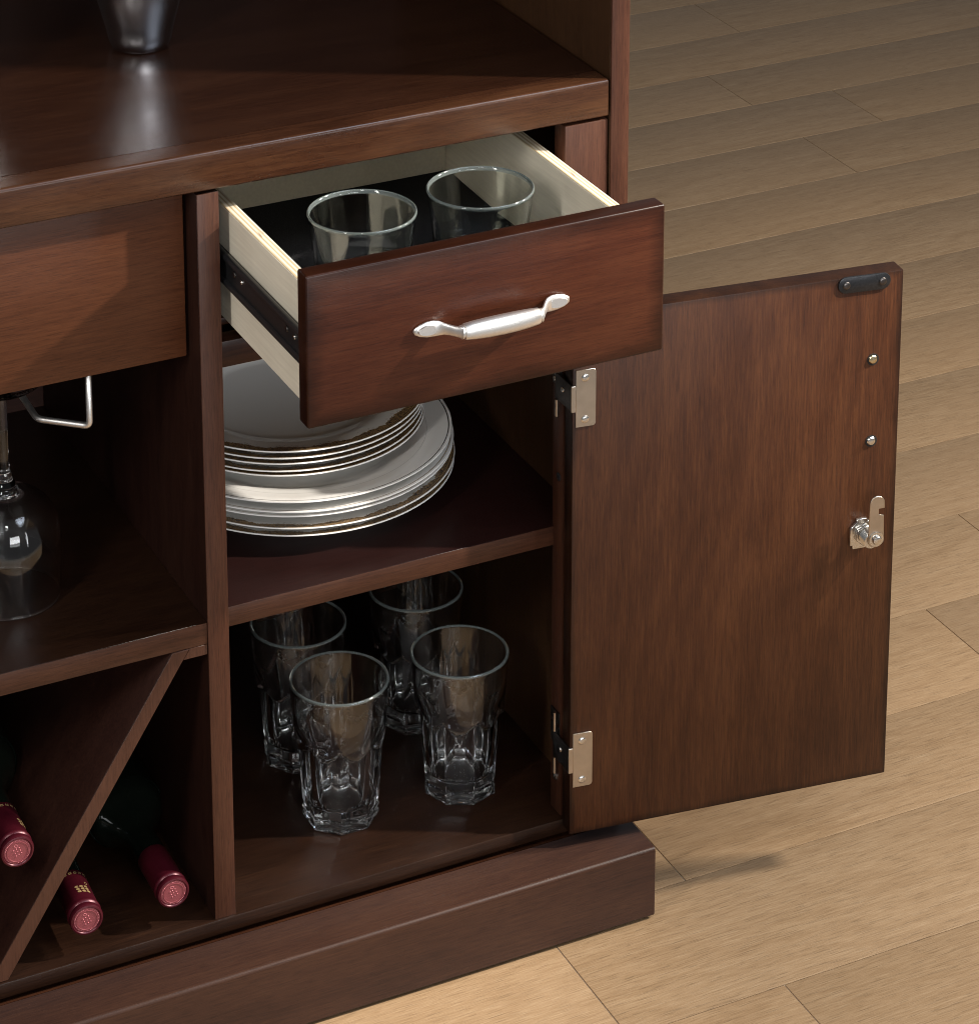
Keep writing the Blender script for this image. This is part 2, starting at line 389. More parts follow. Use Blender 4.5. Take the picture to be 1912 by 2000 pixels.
def build_floor():
    fl = box('floor', -1.4, 4.2, -1.3, 3.5, -.03, -.0013, SUB, None, bev=0)
    fl['kind'] = 'structure'
    ys = [-1.087, -.912, -.737, -.562, -.387, -.212, -.024, .140, .3117, .4856, .656, .8237, .990, 1.157, 1.33, 1.4868, 1.655, 1.817, 1.974, 2.14, 2.31, 2.48, 2.65, 2.82, 2.99, 3.16]
    jx = {-.387: .4937, -.212: .319, -.024: .489, .140: 1.014, .3117: 1.181, 1.4868: 1.676, 1.655: 1.837, 1.817: 1.675, 2.14: 1.843, 1.974: 1.30,
          .4856: .90, .656: 2.15, .8237: .95, .990: 2.2, 1.157: 1.02, 1.33: 2.25, 2.31: 1.2, 2.48: 1.9}
    L = 1.24; k = 0; fo = pw(fl)
    for y0, y1 in zip(ys, ys[1:]):
        j = jx.get(y0, -.2+.37*(k % 3)); k += 1
        x = j-math.ceil((j+1.3)/L)*L
        while x < 4.1:
            a, b = max(x, -1.38), min(x+L, 4.15)
            if b-a > .05:
                g = .00045; bm = bmesh.new(); bmesh.ops.create_cube(bm, size=1)
                for v in bm.verts: v.co = Vector((v.co.x*(b-a-2*g), v.co.y*(y1-y0-2*g), v.co.z*.008))
                top = [e for e in bm.edges if all(v.co.z > 0 for v in e.verts)]
                bmesh.ops.bevel(bm, geom=top, offset=.0007, segments=2, profile=.6, affect='EDGES')
                link('plank', finish(bm, 'plank', angle=20), OAK, fl, Vector(((a+b)/2, (y0+y1)/2, -.004))-fo)
            x += L
build_floor()

# ------------------------------------------------------------------ cabinet
cab = empty('bar_cabinet', (MX, .2, 0))
tag(cab, 'dark brown wooden bar cabinet with open drawer, open door, shelves and wine rack', 'cabinet')
bx = lambda *a, **k: box(*a, parent=cab, **k)
# top
bx('tabletop', mir(.4), .4, .0261, BK, T0, T1, W_TOP, bev=0)
def lip():
    r = .0036; y0 = -.0018
    pts = [(.0255, T0), (.0255, T1)] + [(y0+r-r*math.sin(a), T1-r+r*math.cos(a)) for a in [R(15*i) for i in range(7)]] + [(y0, T0+.0015), (y0+.0015, T0)]
    o = prism('tabletop_lip', pts, 'X', mir(.4), .4, W_STRIP, cab, bev=.0004); return o
lip()
# outer tall sides, lower side liners
for s in (1, -1):
    m = (lambda x: x) if s == 1 else mir
    a, b = sorted((m(.4036), m(XE)))
    bx('side_panel', a, b, .0022, BK+.01, .0825, 1.90, W_SIDE, bev=.0004, seg=1); bx('side_panel_edge', a-.0002, b+.0002, -.0012, .0021, .0825, 1.90, W_POST, bev=.0012)
    a, b = sorted((m(IX), m(.4025))); bx('inner_side', a, b, .0245, BK, F1, T0-.001, W_SIDE, bev=0)
    a, b = sorted((m(SX), m(.4018))); bx('stile', a, b, .0017, .0243, F1+.0005, .8530, W_POST, bev=.0016)
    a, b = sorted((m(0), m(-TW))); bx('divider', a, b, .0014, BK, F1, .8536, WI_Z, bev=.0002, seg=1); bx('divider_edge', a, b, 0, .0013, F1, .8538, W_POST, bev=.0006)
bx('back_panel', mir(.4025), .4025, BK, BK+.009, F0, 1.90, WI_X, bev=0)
bx('hutch_top', mir(.4034), .4034, .0, BK, 1.87, 1.90, WX)
bx('light_block_shelf', mir(.4034), .4034, .06, BK, 1.30, 1.322, WX)  # unseen shelf added to keep overhead light off the tabletop
# bottom board, plinth
bx('bottom_board', mir(.4034), .4034, -.0021, BK, F0, F1, WI_FLOOR, bev=.0014)
def plinth():
    r = .0036; y0, z1 = -.0648, .0822
    pts = [(-.0085, .0035), (-.0085, z1)] + [(y0+r-r*math.sin(a), z1-r+r*math.cos(a)) for a in [R(15*i) for i in range(7)]] + [(y0, .005), (y0+.0015, .0035)]
    prism('plinth', pts, 'X', mir(.4298), .4298, W_BASE, cab, bev=.0012, seg=2)
    for s in (1, -1):
        a, b = sorted(((.4298 if s == 1 else mir(.4298)), (.400 if s == 1 else mir(.400))))
        bx('plinth_side', a, b, -.0080, BK, .0035, .0822, W_BASE, bev=.0012)
    bx('plinth_core', mir(.399), .399, -.0020, .02, .0035, .0770, WX, bev=0)
    for x in (.395, MX, mir(.395)):
        bx('foot_glide', x-.018, x+.018, -.055, -.012, 0, .0035, HOLE, bev=0)
plinth()
# drawer bearer rails and bay shelves
for s in (1, -1):
    a, b = (0.0005, IX) if s == 1 else (mir(IX), mir(0.0005))
    bx('drawer_rail', a, b, .020, .040, .668, .6945, WX)
    bx('drawer_rail', a, b, .040, .060, .7010, .7085, WX)
    bx('shelf', a, b, .0212, BK, S0, S1, WI_RED, bev=.0002, seg=1); bx('shelf_edge', a, b, .020, .0211, S0, S1, W_SHELF, bev=.0005)
bx('shelf', mir(-TW-.0003), -TW-.0003, .0024, BK, .3985, .4204, WI_FLOOR, bev=.0002, seg=1)
bx('shelf_edge', mir(-TW-.0003), -TW-.0003, .0012, .0023, .3985, .4204, W_SHELF, bev=.0005)
# slanted wine rack panels and the glue block
A = ((-.0568, .3980), (-.0402, .3980), (-.2290, .0998), (-.2480, .0998))
for A_ in (A, [(mir(x), z) for x, z in A]):
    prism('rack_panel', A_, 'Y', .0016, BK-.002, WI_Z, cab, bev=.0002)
    prism('rack_panel_edge', A_, 'Y', .0004, .0015, W_LATH, cab, bev=.0005)
prism('glue_block', ((-.0392, .3980), (-.0216, .3980), (-.0216, .3872), (-.0465, .3872)), 'Y', .0015, .03, W_LATH, cab, bev=.0005)

# ---- screws
def screw(name, loc, rot, r, mat, parent, h=.0014):
    bm = bmesh.new(); n = 20
    prof = [(0, 0), (r, 0), (r, h*.35), (r*.8, h*.85), (r*.45, h), (0, h)]
    lathe_bm(prof, n, bm)
    for q in (0, 1):                                               # phillips recess
        for s in (-1, 1):
            a = q*math.pi/2+R(30); d = Vector((math.cos(a), math.sin(a), 0)); w = Vector((-d.y, d.x, 0))
            p = d*s*r*.30; vs = []
            for dz in (h*.98, h*1.01):
                for sx_, sy_ in ((-1, -1), (1, -1), (1, 1), (-1, 1)):
                    vs.append(bm.verts.new(p+d*sx_*r*.30+w*sy_*r*.11+Vector((0, 0, dz-.0001))))
            for f in ((0, 1, 2, 3), (4, 5, 6, 7), (0, 1, 5, 4), (1, 2, 6, 5), (2, 3, 7, 6), (3, 0, 4, 7)): bm.faces.new([vs[i] for i in f])
    me = finish(bm, name, angle=35); me.materials.append(mat); me.materials.append(HOLE)
    for p in me.polygons:
        if p.center.z > h*.99 and len(p.vertices) == 4 and p.area < r*r*.4: p.material_index = 1
    return link(name, me, mat, parent, loc, rot)

# ---- drawers
D0, D1, DZ0, DZ1, DY, DT = .0015, .3522, .7082, .8515, .1982, .0192
def pull_handle(parent, origin):
    """satin arched pull with leaf shaped feet, built along X, standing off towards -Y"""
    secs = [(-.0768, .0012, .0006, .0006), (-.0755, .0022, .0030, .0016), (-.071, .0025, .0056, .0020), (-.064, .0026, .0074, .0022), (-.058, .0030, .0076, .0024),
            (-.0530, .0045, .0068, .0027), (-.0500, .0070, .0056, .0030), (-.0470, .0110, .0050, .0032), (-.0435, .0160, .0048, .0034), (-.0405, .0195, .0052, .0038), (-.0392, .0205, .0062, .0052),
            (-.0380, .0206, .0062, .0052), (-.0378, .0206, .0052, .0042), (-.0368, .0206, .0052, .0042), (-.0366, .0206, .0068, .0056), (-.0355, .0208, .0072, .0060),
            (-.028, .0212, .0080, .0066), (-.015, .0218, .0087, .0071), (0, .0220, .0089, .0073)]
    secs = secs+[(-a, b, c, d) for a, b, c, d in reversed(secs[:-1])]
    bm = bmesh.new(); rings = []; n = 24
    for x, y, hz, hy in secs:
        ring = []
        for k in range(n):
            a = 2*math.pi*k/n; ca, sa = math.cos(a), math.sin(a); e = .82
            ring.append(bm.verts.new((x, -y+hy*math.copysign(abs(sa)**e, sa), hz*math.copysign(abs(ca)**e, ca))))
        rings.append(ring)
    for P, Q in zip(rings, rings[1:]):
        for k in range(n): bm.faces.new((P[k], P[(k+1) % n], Q[(k+1) % n], Q[k]))
    bm.faces.new(rings[0]); bm.faces.new(rings[-1])
    for s in (-1, 1):                                              # raised leaf on each foot
        prof = []; m = 22; top = []; bot = []
        for k in range(m):
            a = 2*math.pi*k/m; x = s*(.0640+.0098*math.cos(a)); z = .0052*math.sin(a)*(1-.12*math.cos(a))
            bot.append(bm.verts.new((x, -.0038, z))); top.append(bm.verts.new((s*.0640+(x-s*.0640)*.9, -.0058, z*.86)))
        for k in range(m): bm.faces.new((bot[k], bot[(k+1) % m], top[(k+1) % m], top[k]))
        bm.faces.new(top); bm.faces.new(bot)
    return link('handle', finish(bm, 'handle', angle=50), NICKEL, parent, Vector(origin)-pw(parent))
def make_drawer():
    d = empty('drawer', Vector(((D0+D1)/2, -DY, DZ0))-pw(cab), cab)
    b = lambda *a, **k: box(*a, parent=d, **k)
    b('drawer_front', D0, D1, -DY, -DY+DT, DZ0, DZ1, W_DRAW, bev=.0022, seg=3)
    y0, y1 = -DY+DT+.0002, .2270
    for x0, x1 in ((.0132, .0257), (.3296, .3421)):
        b('drawer_side', x0, x1, y0, y1, .7140, .8269, BIRCH, bev=.0004, seg=1)
        b('plywood_rim', x0+.0004, x1-.0004, y0, y1, .8270, .8278, PLY, bev=.0003, seg=1)
    b('drawer_back', .0260, .3293, .2144, .2268, .7140, .8269, BIRCH, bev=.0004, seg=1)
    b('plywood_rim', .0260, .3293, .2148, .2264, .8270, .8278, PLY, bev=.0003, seg=1)
    b('drawer_bottom', .0260, .3293, y0, .2142, .7262, .7310, BIRCH, bev=0)
    b('felt_liner', .0262, .3291, y0+.0005, .2140, .7311, .7332, FELT, bev=.0003, seg=1)
    for s in (0, 1):
        # C-profile runner: web with rolled lips, punched slots, screws
        xo, xi = ((.0012, .0129) if s == 0 else (.3424, .3541))
        face = xo+.004 if s == 0 else xi-.004
        bm = bmesh.new()
        def addb(x0, x1, ya, yb, z0, z1):
            r = bmesh.ops.create_cube(bm, size=1)
            for v in r['verts']: v.co = Vector(((x0+x1)/2+v.co.x*(x1-x0), (ya+yb)/2+v.co.y*(yb-ya), (z0+z1)/2+v.co.z*(z1-z0)))
        fa, fb = (.0075, .0129) if s == 0 else (.3424, .3478)
        addb(fa, fb, y0+.001, .2, .7600, .7870)
        tube_bm([(fa if s == 0 else fb, y0+.001, .7862), (fa if s == 0 else fb, .2, .7862)], .0036, 10, bm)
        tube_bm([(fa if s == 0 else fb, y0+.001, .7612), (fa if s == 0 else fb, .2, .7612)], .0036, 10, bm)
        dz = d.location+cab.location
        for v in bm.verts: v.co -= dz
        link('runner', finish(bm, 'runner', angle=40), BLACKM, d)
        if s == 0:
            for y in (-.016, -.140, -.034, -.158):
                rr = .0042 if y in (-.016, -.140) else .0030
                screw('runner_screw', Vector((fa-.0001, y, .7770))-dz, (0, R(-90), 0), rr*.8, DARKM if rr > .004 else ZINC, d)
    pull_handle(d, (.1779, -DY, .7800))
make_drawer()
# far left bay drawer (closed), middle drawer (closed, set back)
dm = empty('drawer', Vector((MX, .026, .684))-pw(cab), cab); dm['label'] = 'closed middle drawer front above the hanging wine glass'
box('drawer_front', mir(-TW-.002), -TW-.0036, .026, .046, .6845, .8530, W_PANEL, parent=dm, bev=.0018)
dl = empty('drawer', Vector((mir(.177), .002, DZ0))-pw(cab), cab)
box('drawer_front', mir(D1), mir(D0), .0020, .0212, DZ0, DZ1, WX, parent=dl, bev=.0018)
pull_handle(dl, (mir(.1779), .002, .78))

# ---- doors
TH = -.13962
door = empty('door', Vector((.3500, -.0277, .09817))-pw(cab), cab, TH)
DW, DH = .3498, .570
def dbox(name, u0, u1, v0, v1, z0, z1, mat, bev=.0008, seg=2, parent=door):
    return box(name, u0, u1, v0, v1, z0, z1, mat, parent, bev, seg, absolute=False)
Zr = lambda z: z-.09817
dbox('door_panel', 0, DW, 0, .0222, 0, DH, W_DOOR, bev=.0013)
def rounded(x0, x1, z0, z1, r, corners=(1, 1, 1, 1), n=5):
    P = []
    for (cx, cz, a0), on in zip(((x1-r, z1-r, 0), (x0+r, z1-r, 90), (x0+r, z0+r, 180), (x1-r, z0+r, 270)), corners):
        if on: P += [(cx+r*math.cos(R(a0+90*k/n)), cz+r*math.sin(R(a0+90*k/n))) for k in range(n+1)]
        else: P.append((x1 if a0 in (0, 270) else x0, z1 if a0 in (0, 90) else z0))
    return P
for zt, zb, ta, tb, s1, s2 in ((.6119, .5512, .5954, .5676, .6033, .5591), (.2135, .1528, .1975, .1695, .2046, .1607)):
    zt, zb, ta, tb, s1, s2 = map(Zr, (zt, zb, ta, tb, s1, s2))
    pts = rounded(.0027, .0236, zb, zt, .0035, (1, 0, 0, 1))
    o = prism('hinge_leaf', pts, 'Y', -.0017, -.0001, PLATE_METAL, door, bev=.0003, absolute=False)
    o = prism('hinge_tab', rounded(-.0018, .0028, tb, ta, .0006), 'Y', -.0017, .0006, PLATE_METAL, door, bev=.0003, absolute=False)
    for sz in (s1, s2): screw('screw', (.0124, -.0016, sz), (R(90), 0, 0), .0040, ZINC, door)
# stadium catch plate
cpts = [(.2868+.0088*math.cos(R(a)), Zr(.6608)+.0088*math.sin(R(a))) for a in range(90, 271, 15)]+[(.3262+.0088*math.cos(R(a)), Zr(.6600)+.0088*math.sin(R(a))) for a in range(-90, 91, 15)]
prism('catch_plate', cpts, 'Y', -.0022, -.0001, CATCH, door, bev=.0006, absolute=False, seg=2)
for u, z in ((.2868, .6606), (.3262, .6600)): screw('screw', (u, -.0021, Zr(z)), (R(90), 0, 0), .0040, DARKM, door)
# two pull screws sunk in drilled holes
for u, z, m in ((.3192, .5751, BRASSY), (.3203, .4850, ZINC)):
    bm = bmesh.new(); lathe_bm([(.0064, 0), (.0064, .0004), (.0050, .0004), (.0050, -.0000), (0, 0)], 28, bm)
    link('screw_hole', finish(bm, 'screw_hole', angle=30), HOLE, door, (u, -.0001, Zr(z)), (R(90), 0, 0))
    screw('screw', (u-.0003, -.0006, Zr(z)+.0004), (R(90), 0, 0), .0046, m, door, .0022)
# cam latch: cross shaped body plate, threaded barrel, nut, hooked lever, screw
cz = Zr(.3845); cu = .3115
pts = [(cu-.0095, cz-.0125), (cu-.0095, cz-.0165), (cu+.0060, cz-.0165), (cu+.0060, cz-.0130), (cu+.0095, cz-.0130), (cu+.0095, cz+.0130), (cu+.0060, cz+.0130), (cu+.0060, cz+.0165), (cu-.0055, cz+.0165), (cu-.0055, cz+.0130), (cu-.0095, cz+.0095), (cu-.0125, cz+.0060), (cu-.0125, cz-.0125)]
prism('latch_body', pts, 'Y', -.0040, -.0001, ZINC, door, bev=.0005, absolute=False)
prism('latch_nut', [(cu+.003+.0115*math.cos(R(60*k+20)), cz-.001+.0115*math.sin(R(60*k+20))) for k in range(6)], 'Y', -.0078, -.0041, ZINC, door, bev=.0006, absolute=False)
bm = bmesh.new(); prof = [(0, 0)]
for k in range(9): prof += [(.0078, k*.0013), (.0086, k*.0013+.00065)]
prof += [(.0078, .0118), (0, .0118)]
lathe_bm(prof, 28, bm); link('latch_barrel', finish(bm, 'latch_barrel', angle=30), ZINC, door, (cu+.004, -.0079, cz-.001), (R(90), 0, 0))
lu, lz = .3192, Zr(.3865)
arc = lambda cx, czz, r, a0, a1, n=10: [(cx+r*math.cos(R(a0+(a1-a0)*k/n)), czz+r*math.sin(R(a0+(a1-a0)*k/n))) for k in range(n+1)]
top = lz+.0395
pts = arc(lu, lz, .0092, 200, 340)+[(lu+.0080, lz+.0255), (lu+.0022, lz+.0270), (lu+.0022, lz+.0335), (lu+.0086, lz+.0335)]+arc(lu+.0004, top, .0082, 20, 180)
prism('latch_lever', pts, 'Y', -.0218, -.0198, PLATE_METAL, door, bev=.0004, absolute=False)
bm = bmesh.new(); lathe_bm([(0, 0), (.0078, 0), (.0078, .0012), (0, .0012)], 28, bm)
link('washer', finish(bm, 'washer', angle=30), ZINC, door, (lu, -.0219, lz), (R(90), 0, 0))
screw('screw', (lu, -.0232, lz), (R(90), 0, 0), .0052, ZINC, door, .0030)
# left closed door
doorl = empty('door', Vector((mir(D1), .0020, .1016))-pw(cab), cab)
box('door_panel', mir(D1), mir(D0), .0020, .0222, .1016, .6655, WZ, parent=doorl, bev=.0018)

# stile side of the hinges
for zc, hi in ((.5815, .035), (.1835, .035)):
    bx('stile_hinge', SX-.0016, SX-.0001, .0035, .0215, zc-.004, zc+.0180, DARKM, bev=.0003)
    bx('stile_hinge', SX-.0016, SX-.0001, .0035, .0215, zc+.0215, zc+.034 if zc < .3 else zc+.0225, DARKM, bev=.0002)
    bx('hinge_arm', .3490, .3506, -.0262, .0075, zc-.0140, zc+.0138, DARKM, bev=.0004)
    bx('hinge_arm', .3506, SX-.0002, .0060, .0075, zc-.0140, zc+.0138, DARKM, bev=.0004)
    bm = tube_bm([(.3500, .0052, zc-.0330), (.3500, .0052, zc-.0150)], .0019, 12)
    for v in bm.verts: v.co -= pw(cab)
    link('hinge_pin', finish(bm, 'hinge_pin', angle=40), PLATE_METAL, cab)
    if zc < .3:
        bm = tube_bm([(.3500, .0052, zc+.0150), (.3500, .0052, zc+.0360)], .0019, 12)
        for v in bm.verts: v.co -= pw(cab)
        link('hinge_pin', finish(bm, 'hinge_pin', angle=40), PLATE_METAL, cab)
    for y, z in ((.0125, zc+.008), (.0125, zc+.027) if zc < .3 else (.016, zc+.002)):
        screw('screw', Vector((SX-.0017, y, z))-pw(cab), (0, R(-90), 0), .0028, ZINC, cab)
    screw('screw', Vector((.3489, -.009, zc+.002))-pw(cab), (0, R(-90), 0), .0028, ZINC, cab)
for y, z, m in ((.0094, .4793, BLACKM), (.0130, .1410, ZINC)):
    screw('screw', Vector((SX-.0003, y, z))-pw(cab), (0, R(-90), 0), .0045, m, cab)

# ---- wire rack for stemware under the middle drawer
def wire(pts):
    bm = tube_bm(fillet(pts, .006), .0031, 14)
    for v in bm.verts: v.co -= pw(cab)
    link('rack_wire', finish(bm, 'rack_wire', smooth=True), NICKEL, cab)
for c in (-.181, -.181-.115, -.181-.23):
    for s in (1, -1):
        wire([(c+s*.0632, .036, .700), (c+s*.0632, .036, .630), (c+s*.0240, .0705, .630), (c+s*.0215, .110, .6370), (c+s*.0215, .400, .6370), (c+s*.0215, .400, .700)])
bx('rack_mount', mir(-TW-.02), -TW-.02, .030, .042, .6945, .7020, WX)

# ------------------------------------------------------------------ tumblers
def tumbler():
    n, m = 8, 128
    H = .1566
    def ro(z):                       # smooth outer body of revolution
        return .0385+(.0510-.0385)*(z/H)**.92
    zs = sorted(set([0, .0012, .010, .0128, .0140, .0155]+[.016+.004*i for i in range(16)]+[.078+.0016*i for i in range(24)]+[.118, .126, .134, .142, .150, .1545, .1560, H]))
    def R_o(z, a):
        p = (a+math.pi/n) % (2*math.pi/n)-math.pi/n      # facet centres at k*45deg
        c = math.cos(p)
        if z < .0135:
            ap = .0357+.02*z; r = ap/c
            if z < .001: r -= .0008
            return r
        ap = .0355+.060*(z-.0135)
        if z < .0165: ap -= .0008
        up = max(0., (z-.082-.015*(abs(p)*n/math.pi)**1.6)/.012); ap += .020*up**1.5
        r0 = ro(z)-.0002
        shoulder = 1/(1+math.exp(-(z-.0905)/.0022))
        body = min(ap/c, r0*.975+.025*r0*shoulder)
        return min(r0, body) if z > .0165 else min(ap/c, r0)
    bm = bmesh.new(); rings = []
    for z in zs:
        rr = []
        for k in range(m):
            a = 2*math.pi*k/m; r = R_o(z, a)
            if z >= H: r -= .0009
            elif z > .1555: r -= .0003
            rr.append(bm.verts.new((r*math.cos(a), r*math.sin(a), z)))
        rings.append(rr)
    zi = [(H+.0004, .0492), (H, .0482), (.1555, .0474), (.145, .0463), (.130, .0458), (.115, .0446), (.100, .0425), (.090, .0400), (.080, .0380), (.065, .0365), (.050, .0350), (.036, .0335), (.028, .0322), (.0235, .0300), (.0205, .0255), (.0190, .0180), (.0184, .0090)]
    for z, r in zi:
        rr = []
        for k in range(m):
            a = 2*math.pi*k/m; p = (a+math.pi/n) % (2*math.pi/n)-math.pi/n
            f = 1
            rr.append(bm.verts.new((r*f*math.cos(a), r*f*math.sin(a), z)))
        rings.append(rr)
    for A_, B_ in zip(rings, rings[1:]):
        for k in range(m): bm.faces.new((A_[k], A_[(k+1) % m], B_[(k+1) % m], B_[k]))
    c0 = bm.verts.new((0, 0, .0022)); c1 = bm.verts.new((0, 0, .0182))
    ir = [bm.verts.new((.026*math.cos(2*math.pi*k/m), .026*math.sin(2*math.pi*k/m), .0018)) for k in range(m)]
    for k in range(m):
        bm.faces.new((rings[0][(k+1) % m], rings[0][k], ir[k], ir[(k+1) % m])); bm.faces.new((ir[(k+1) % m], ir[k], c0))
        bm.faces.new((rings[-1][k], rings[-1][(k+1) % m], c1))
    me = finish(bm, 'tumbler', angle=24); me.materials.append(GLASS); me.materials.append(RIMG)
    for p in me.polygons:
        if p.center.z > .1550 and p.center.xy.length > .0470: p.material_index = 1
    return me
tm = tumbler()
G = 'faceted tumblers on the cabinet bottom'
for (x, y, r, lab) in ((.1566, .1049, R(22.5), 'tall faceted clear tumbler nearest the viewer, front left of the four'),
                       (.2873, .0965, 0, 'tall faceted clear tumbler at the front right of the four, beside the open door'),
                       (.1605, .2212, R(10), 'tall faceted clear tumbler at the back left, rim partly hidden by the shelf edge'),
                       (.3000, .2310, R(4), 'tall faceted clear tumbler at the back right, standing deepest in the lower bay')):
    o = link('tumbler', tm, GLASS, None, (x, y, F1+.0003), (0, 0, math.atan2(-2.41-y, -.915-x)+r)); tag(o, lab, 'tumbler', G)

# ------------------------------------------------------------------ lowball glasses in the drawer
def lowball():
    H = .0880; ou = [(0, .0010), (.034, .0004), (.0385, 0), (.0400, .0012), (.0412, .005), (.0455, .045), (.0500, H-.006), (.0508, H-.0022), (.0507, H-.0006), (.0497, H), (.0487, H-.0008), (.0480, H-.004), (.0432, .045), (.0385, .013), (.036, .0100), (.028, .0090), (0, .0088)]
    me = finish(lathe_bm(ou, 96), 'lowball_glass', angle=60); me.materials.append(GLASS2); me.materials.append(RIMG)
    for p in me.polygons:
        if p.center.z > H-.0030: p.material_index = 1
    return me
lm = lowball()
for x, y, r, lab in ((.1295, -.0275, 0, 'clear straight drinking glass in the open drawer, the left of the two'), (.2515, -.0255, 1, 'clear straight drinking glass in the open drawer, right one by the drawer side')):
    tag(link('drinking_glass', lm, GLASS2, None, (x, y, .7333), (0, 0, r)), lab, 'glass', 'drinking glasses in the drawer')

# ------------------------------------------------------------------ plates
def plate_mesh(Rr, H, foot, name):
    t = .0034
    pr = [(0, .0030), (foot-.004, .0028), (foot-.002, 0), (foot+.0015, 0), (foot+.004, .0030), (Rr*.68, .0062), (Rr*.745, .0125), (Rr*.80, H-.0085), (Rr*.90, H-.0058), (Rr-.0015, H-.0024), (Rr, H-.0012), (Rr-.0003, H-.0002), (Rr-.0018, H),
          (Rr*.90, H-.0035), (Rr*.80, H-.0058), (Rr*.735, .0165*H/.026), (Rr*.66, .0088), (Rr*.60, .0068), (0, .0062)]
    return finish(lathe_bm(pr, 160), name, smooth=True, angle=60)
pm_b = plate_mesh(.1595, .0240, .088, 'dinner_plate'); pm_s = plate_mesh(.140, .0210, .070, 'dessert_plate')
CH = {k: china('china_'+k, k) for k in ('small', 'big_pattern', 'big_plain', 'big_cream')}
zb = S1+.0002
bigs = [(0., 'big_pattern', 'large china plate at the very bottom of the stack, touching the shelf'), (.0078, 'big_pattern', 'large china plate with brown and blue floral rim, second from the bottom of the stack'),
        (.0206, 'big_cream', 'large cream china plate in the middle of the large plates, thin gold line'), (.0256, 'big_cream', 'large cream china plate with gold line just under the topmost large plate'),
        (.0360, 'big_plain', 'topmost large white china plate with dark rim line, directly under the smaller plates')]
offs = [(0, 0), (.0006, -.0004), (-.0010, .001), (-.0006, 0), (-.002, .0012)]
for (dz, k, lab), (ox, oy) in zip(bigs, offs):
    o = link('dinner_plate', pm_b if k == 'big_pattern' else bpy.data.meshes.new_from_object(bpy.data.objects['dinner_plate']) if False else pm_b.copy(), CH[k], None, (.1655+ox, .2225+oy, zb+dz), (0, 0, random.random()*6))
    if o.data.materials and o.data.materials[0] != CH[k]: o.data.materials[0] = CH[k]
    tag(o, lab, 'plate', 'large china plates stacked on the shelf')
zs_ = zb+.0360+.0084
for i, (dz, lab) in enumerate(((0, 'small patterned china plate, lowest of the upper stack, on the plain white plate'), (.0046, 'small patterned china plate, second from the bottom of the upper stack'),
                               (.0126, 'small patterned china plate in the middle of the upper stack of five'), (.0187, 'small patterned china plate just below the topmost one'),
                               (.0250, 'topmost small china plate with dark floral rim, under the open drawer'))):
    o = link('dessert_plate', pm_s, CH['small'], None, (.1660+random.uniform(-1, 1)*.0012, .2500+random.uniform(-1, 1)*.0012, zs_+dz), (0, 0, random.random()*6))
    tag(o, lab, 'plate', 'small china plates stacked on the large ones')

# ------------------------------------------------------------------ wine glass hanging upside down
def wine_glass():
    e = empty('wine_glass', (-.1735, .1300, .4225))
    z = lambda h: h-.4444
    out = [(.0485, z(.4444)), (.0507, z(.470)), (.0520, z(.498)), (.0505, z(.517)), (.0450, z(.533)), (.0345, z(.545)), (.0200, z(.5512)), (.0130, z(.5545))]
    inn = [(.0185, z(.5485)), (.0335, z(.5425)), (.0438, z(.531)), (.0493, z(.516)), (.0509, z(.498)), (.0497, z(.470)), (.0476, z(.4446))]
    prof = catrom(out, 5)+[(0, z(.5545))]
    pin = [(0, z(.5500))]+[(.010, z(.5497))]+catrom(inn, 5)
    bm = lathe_bm(list(reversed(catrom(out, 5)))+[(.0480, z(.4438))]+list(reversed(catrom(inn, 5)))+[(.010, z(.5497)), (0, z(.5500))], 80)
    # knop, stem and foot close the top of the bowl
    top = [v for v in bm.verts if abs(v.co.z-z(.5545)) < 1e-6 and v.co.xy.length > .0129]
    me_prof = [(.0130, z(.5545)), (.0128, z(.5560)), (.0108, z(.5575)), (.0104, z(.5590)), (.0112, z(.5605)), (.0100, z(.5630)), (.0080, z(.5665)), (.0072, z(.5690)), (.0074, z(.5705)), (.0062, z(.5725)), (.0056, z(.5770)), (.0052, z(.610)), (.0055, z(.652)), (.0085, z(.6600)), (.020, z(.6632)), (.0370, z(.6650)), (.0385, z(.6660)), (.0370, z(.6668)), (.006, z(.6678)), (0, z(.6678))]
    lathe_bm(me_prof, 80, bm); bmesh.ops.remove_doubles(bm, verts=bm.verts, dist=1e-5)
    link('bowl', finish(bm, 'bowl', angle=50), GLASS, e)
    return e
wg = wine_glass(); tag(wg, 'clear stemmed wine glass hanging upside down under the middle drawer', 'wine glass')

# ------------------------------------------------------------------ steel shakers
def shaker():
    prof = [(0, .0006), (.022, .0006), (.0245, 0), (.0268, .0008), (.0292, .0045), (.0312, .0105), (.0330, .0200), (.0375, .0370), (.0425, .058), (.0470, .090), (.0500, .130), (.0510, .160), (.0515, .1605), (.0505, .161), (.0495, .159), (.0485, .130), (.0455, .090), (.040, .055), (.033, .028), (.024, .005), (0, .004)]
    return finish(lathe_bm(catrom(prof, 4), 96), 'steel_cup', smooth=True, angle=60)
sm = shaker()
tag(link('steel_cup', sm, STEEL, None, (.0289, .2834, T1+.0002)), 'brushed stainless steel tumbler standing on the cabinet top', 'steel cup')
tag(link('steel_cup', sm, STEEL, None, (-.1750, .2500, T1+.0002)), 'brushed steel tumbler left of the frame, seen by its reflection on the cabinet top', 'steel cup')

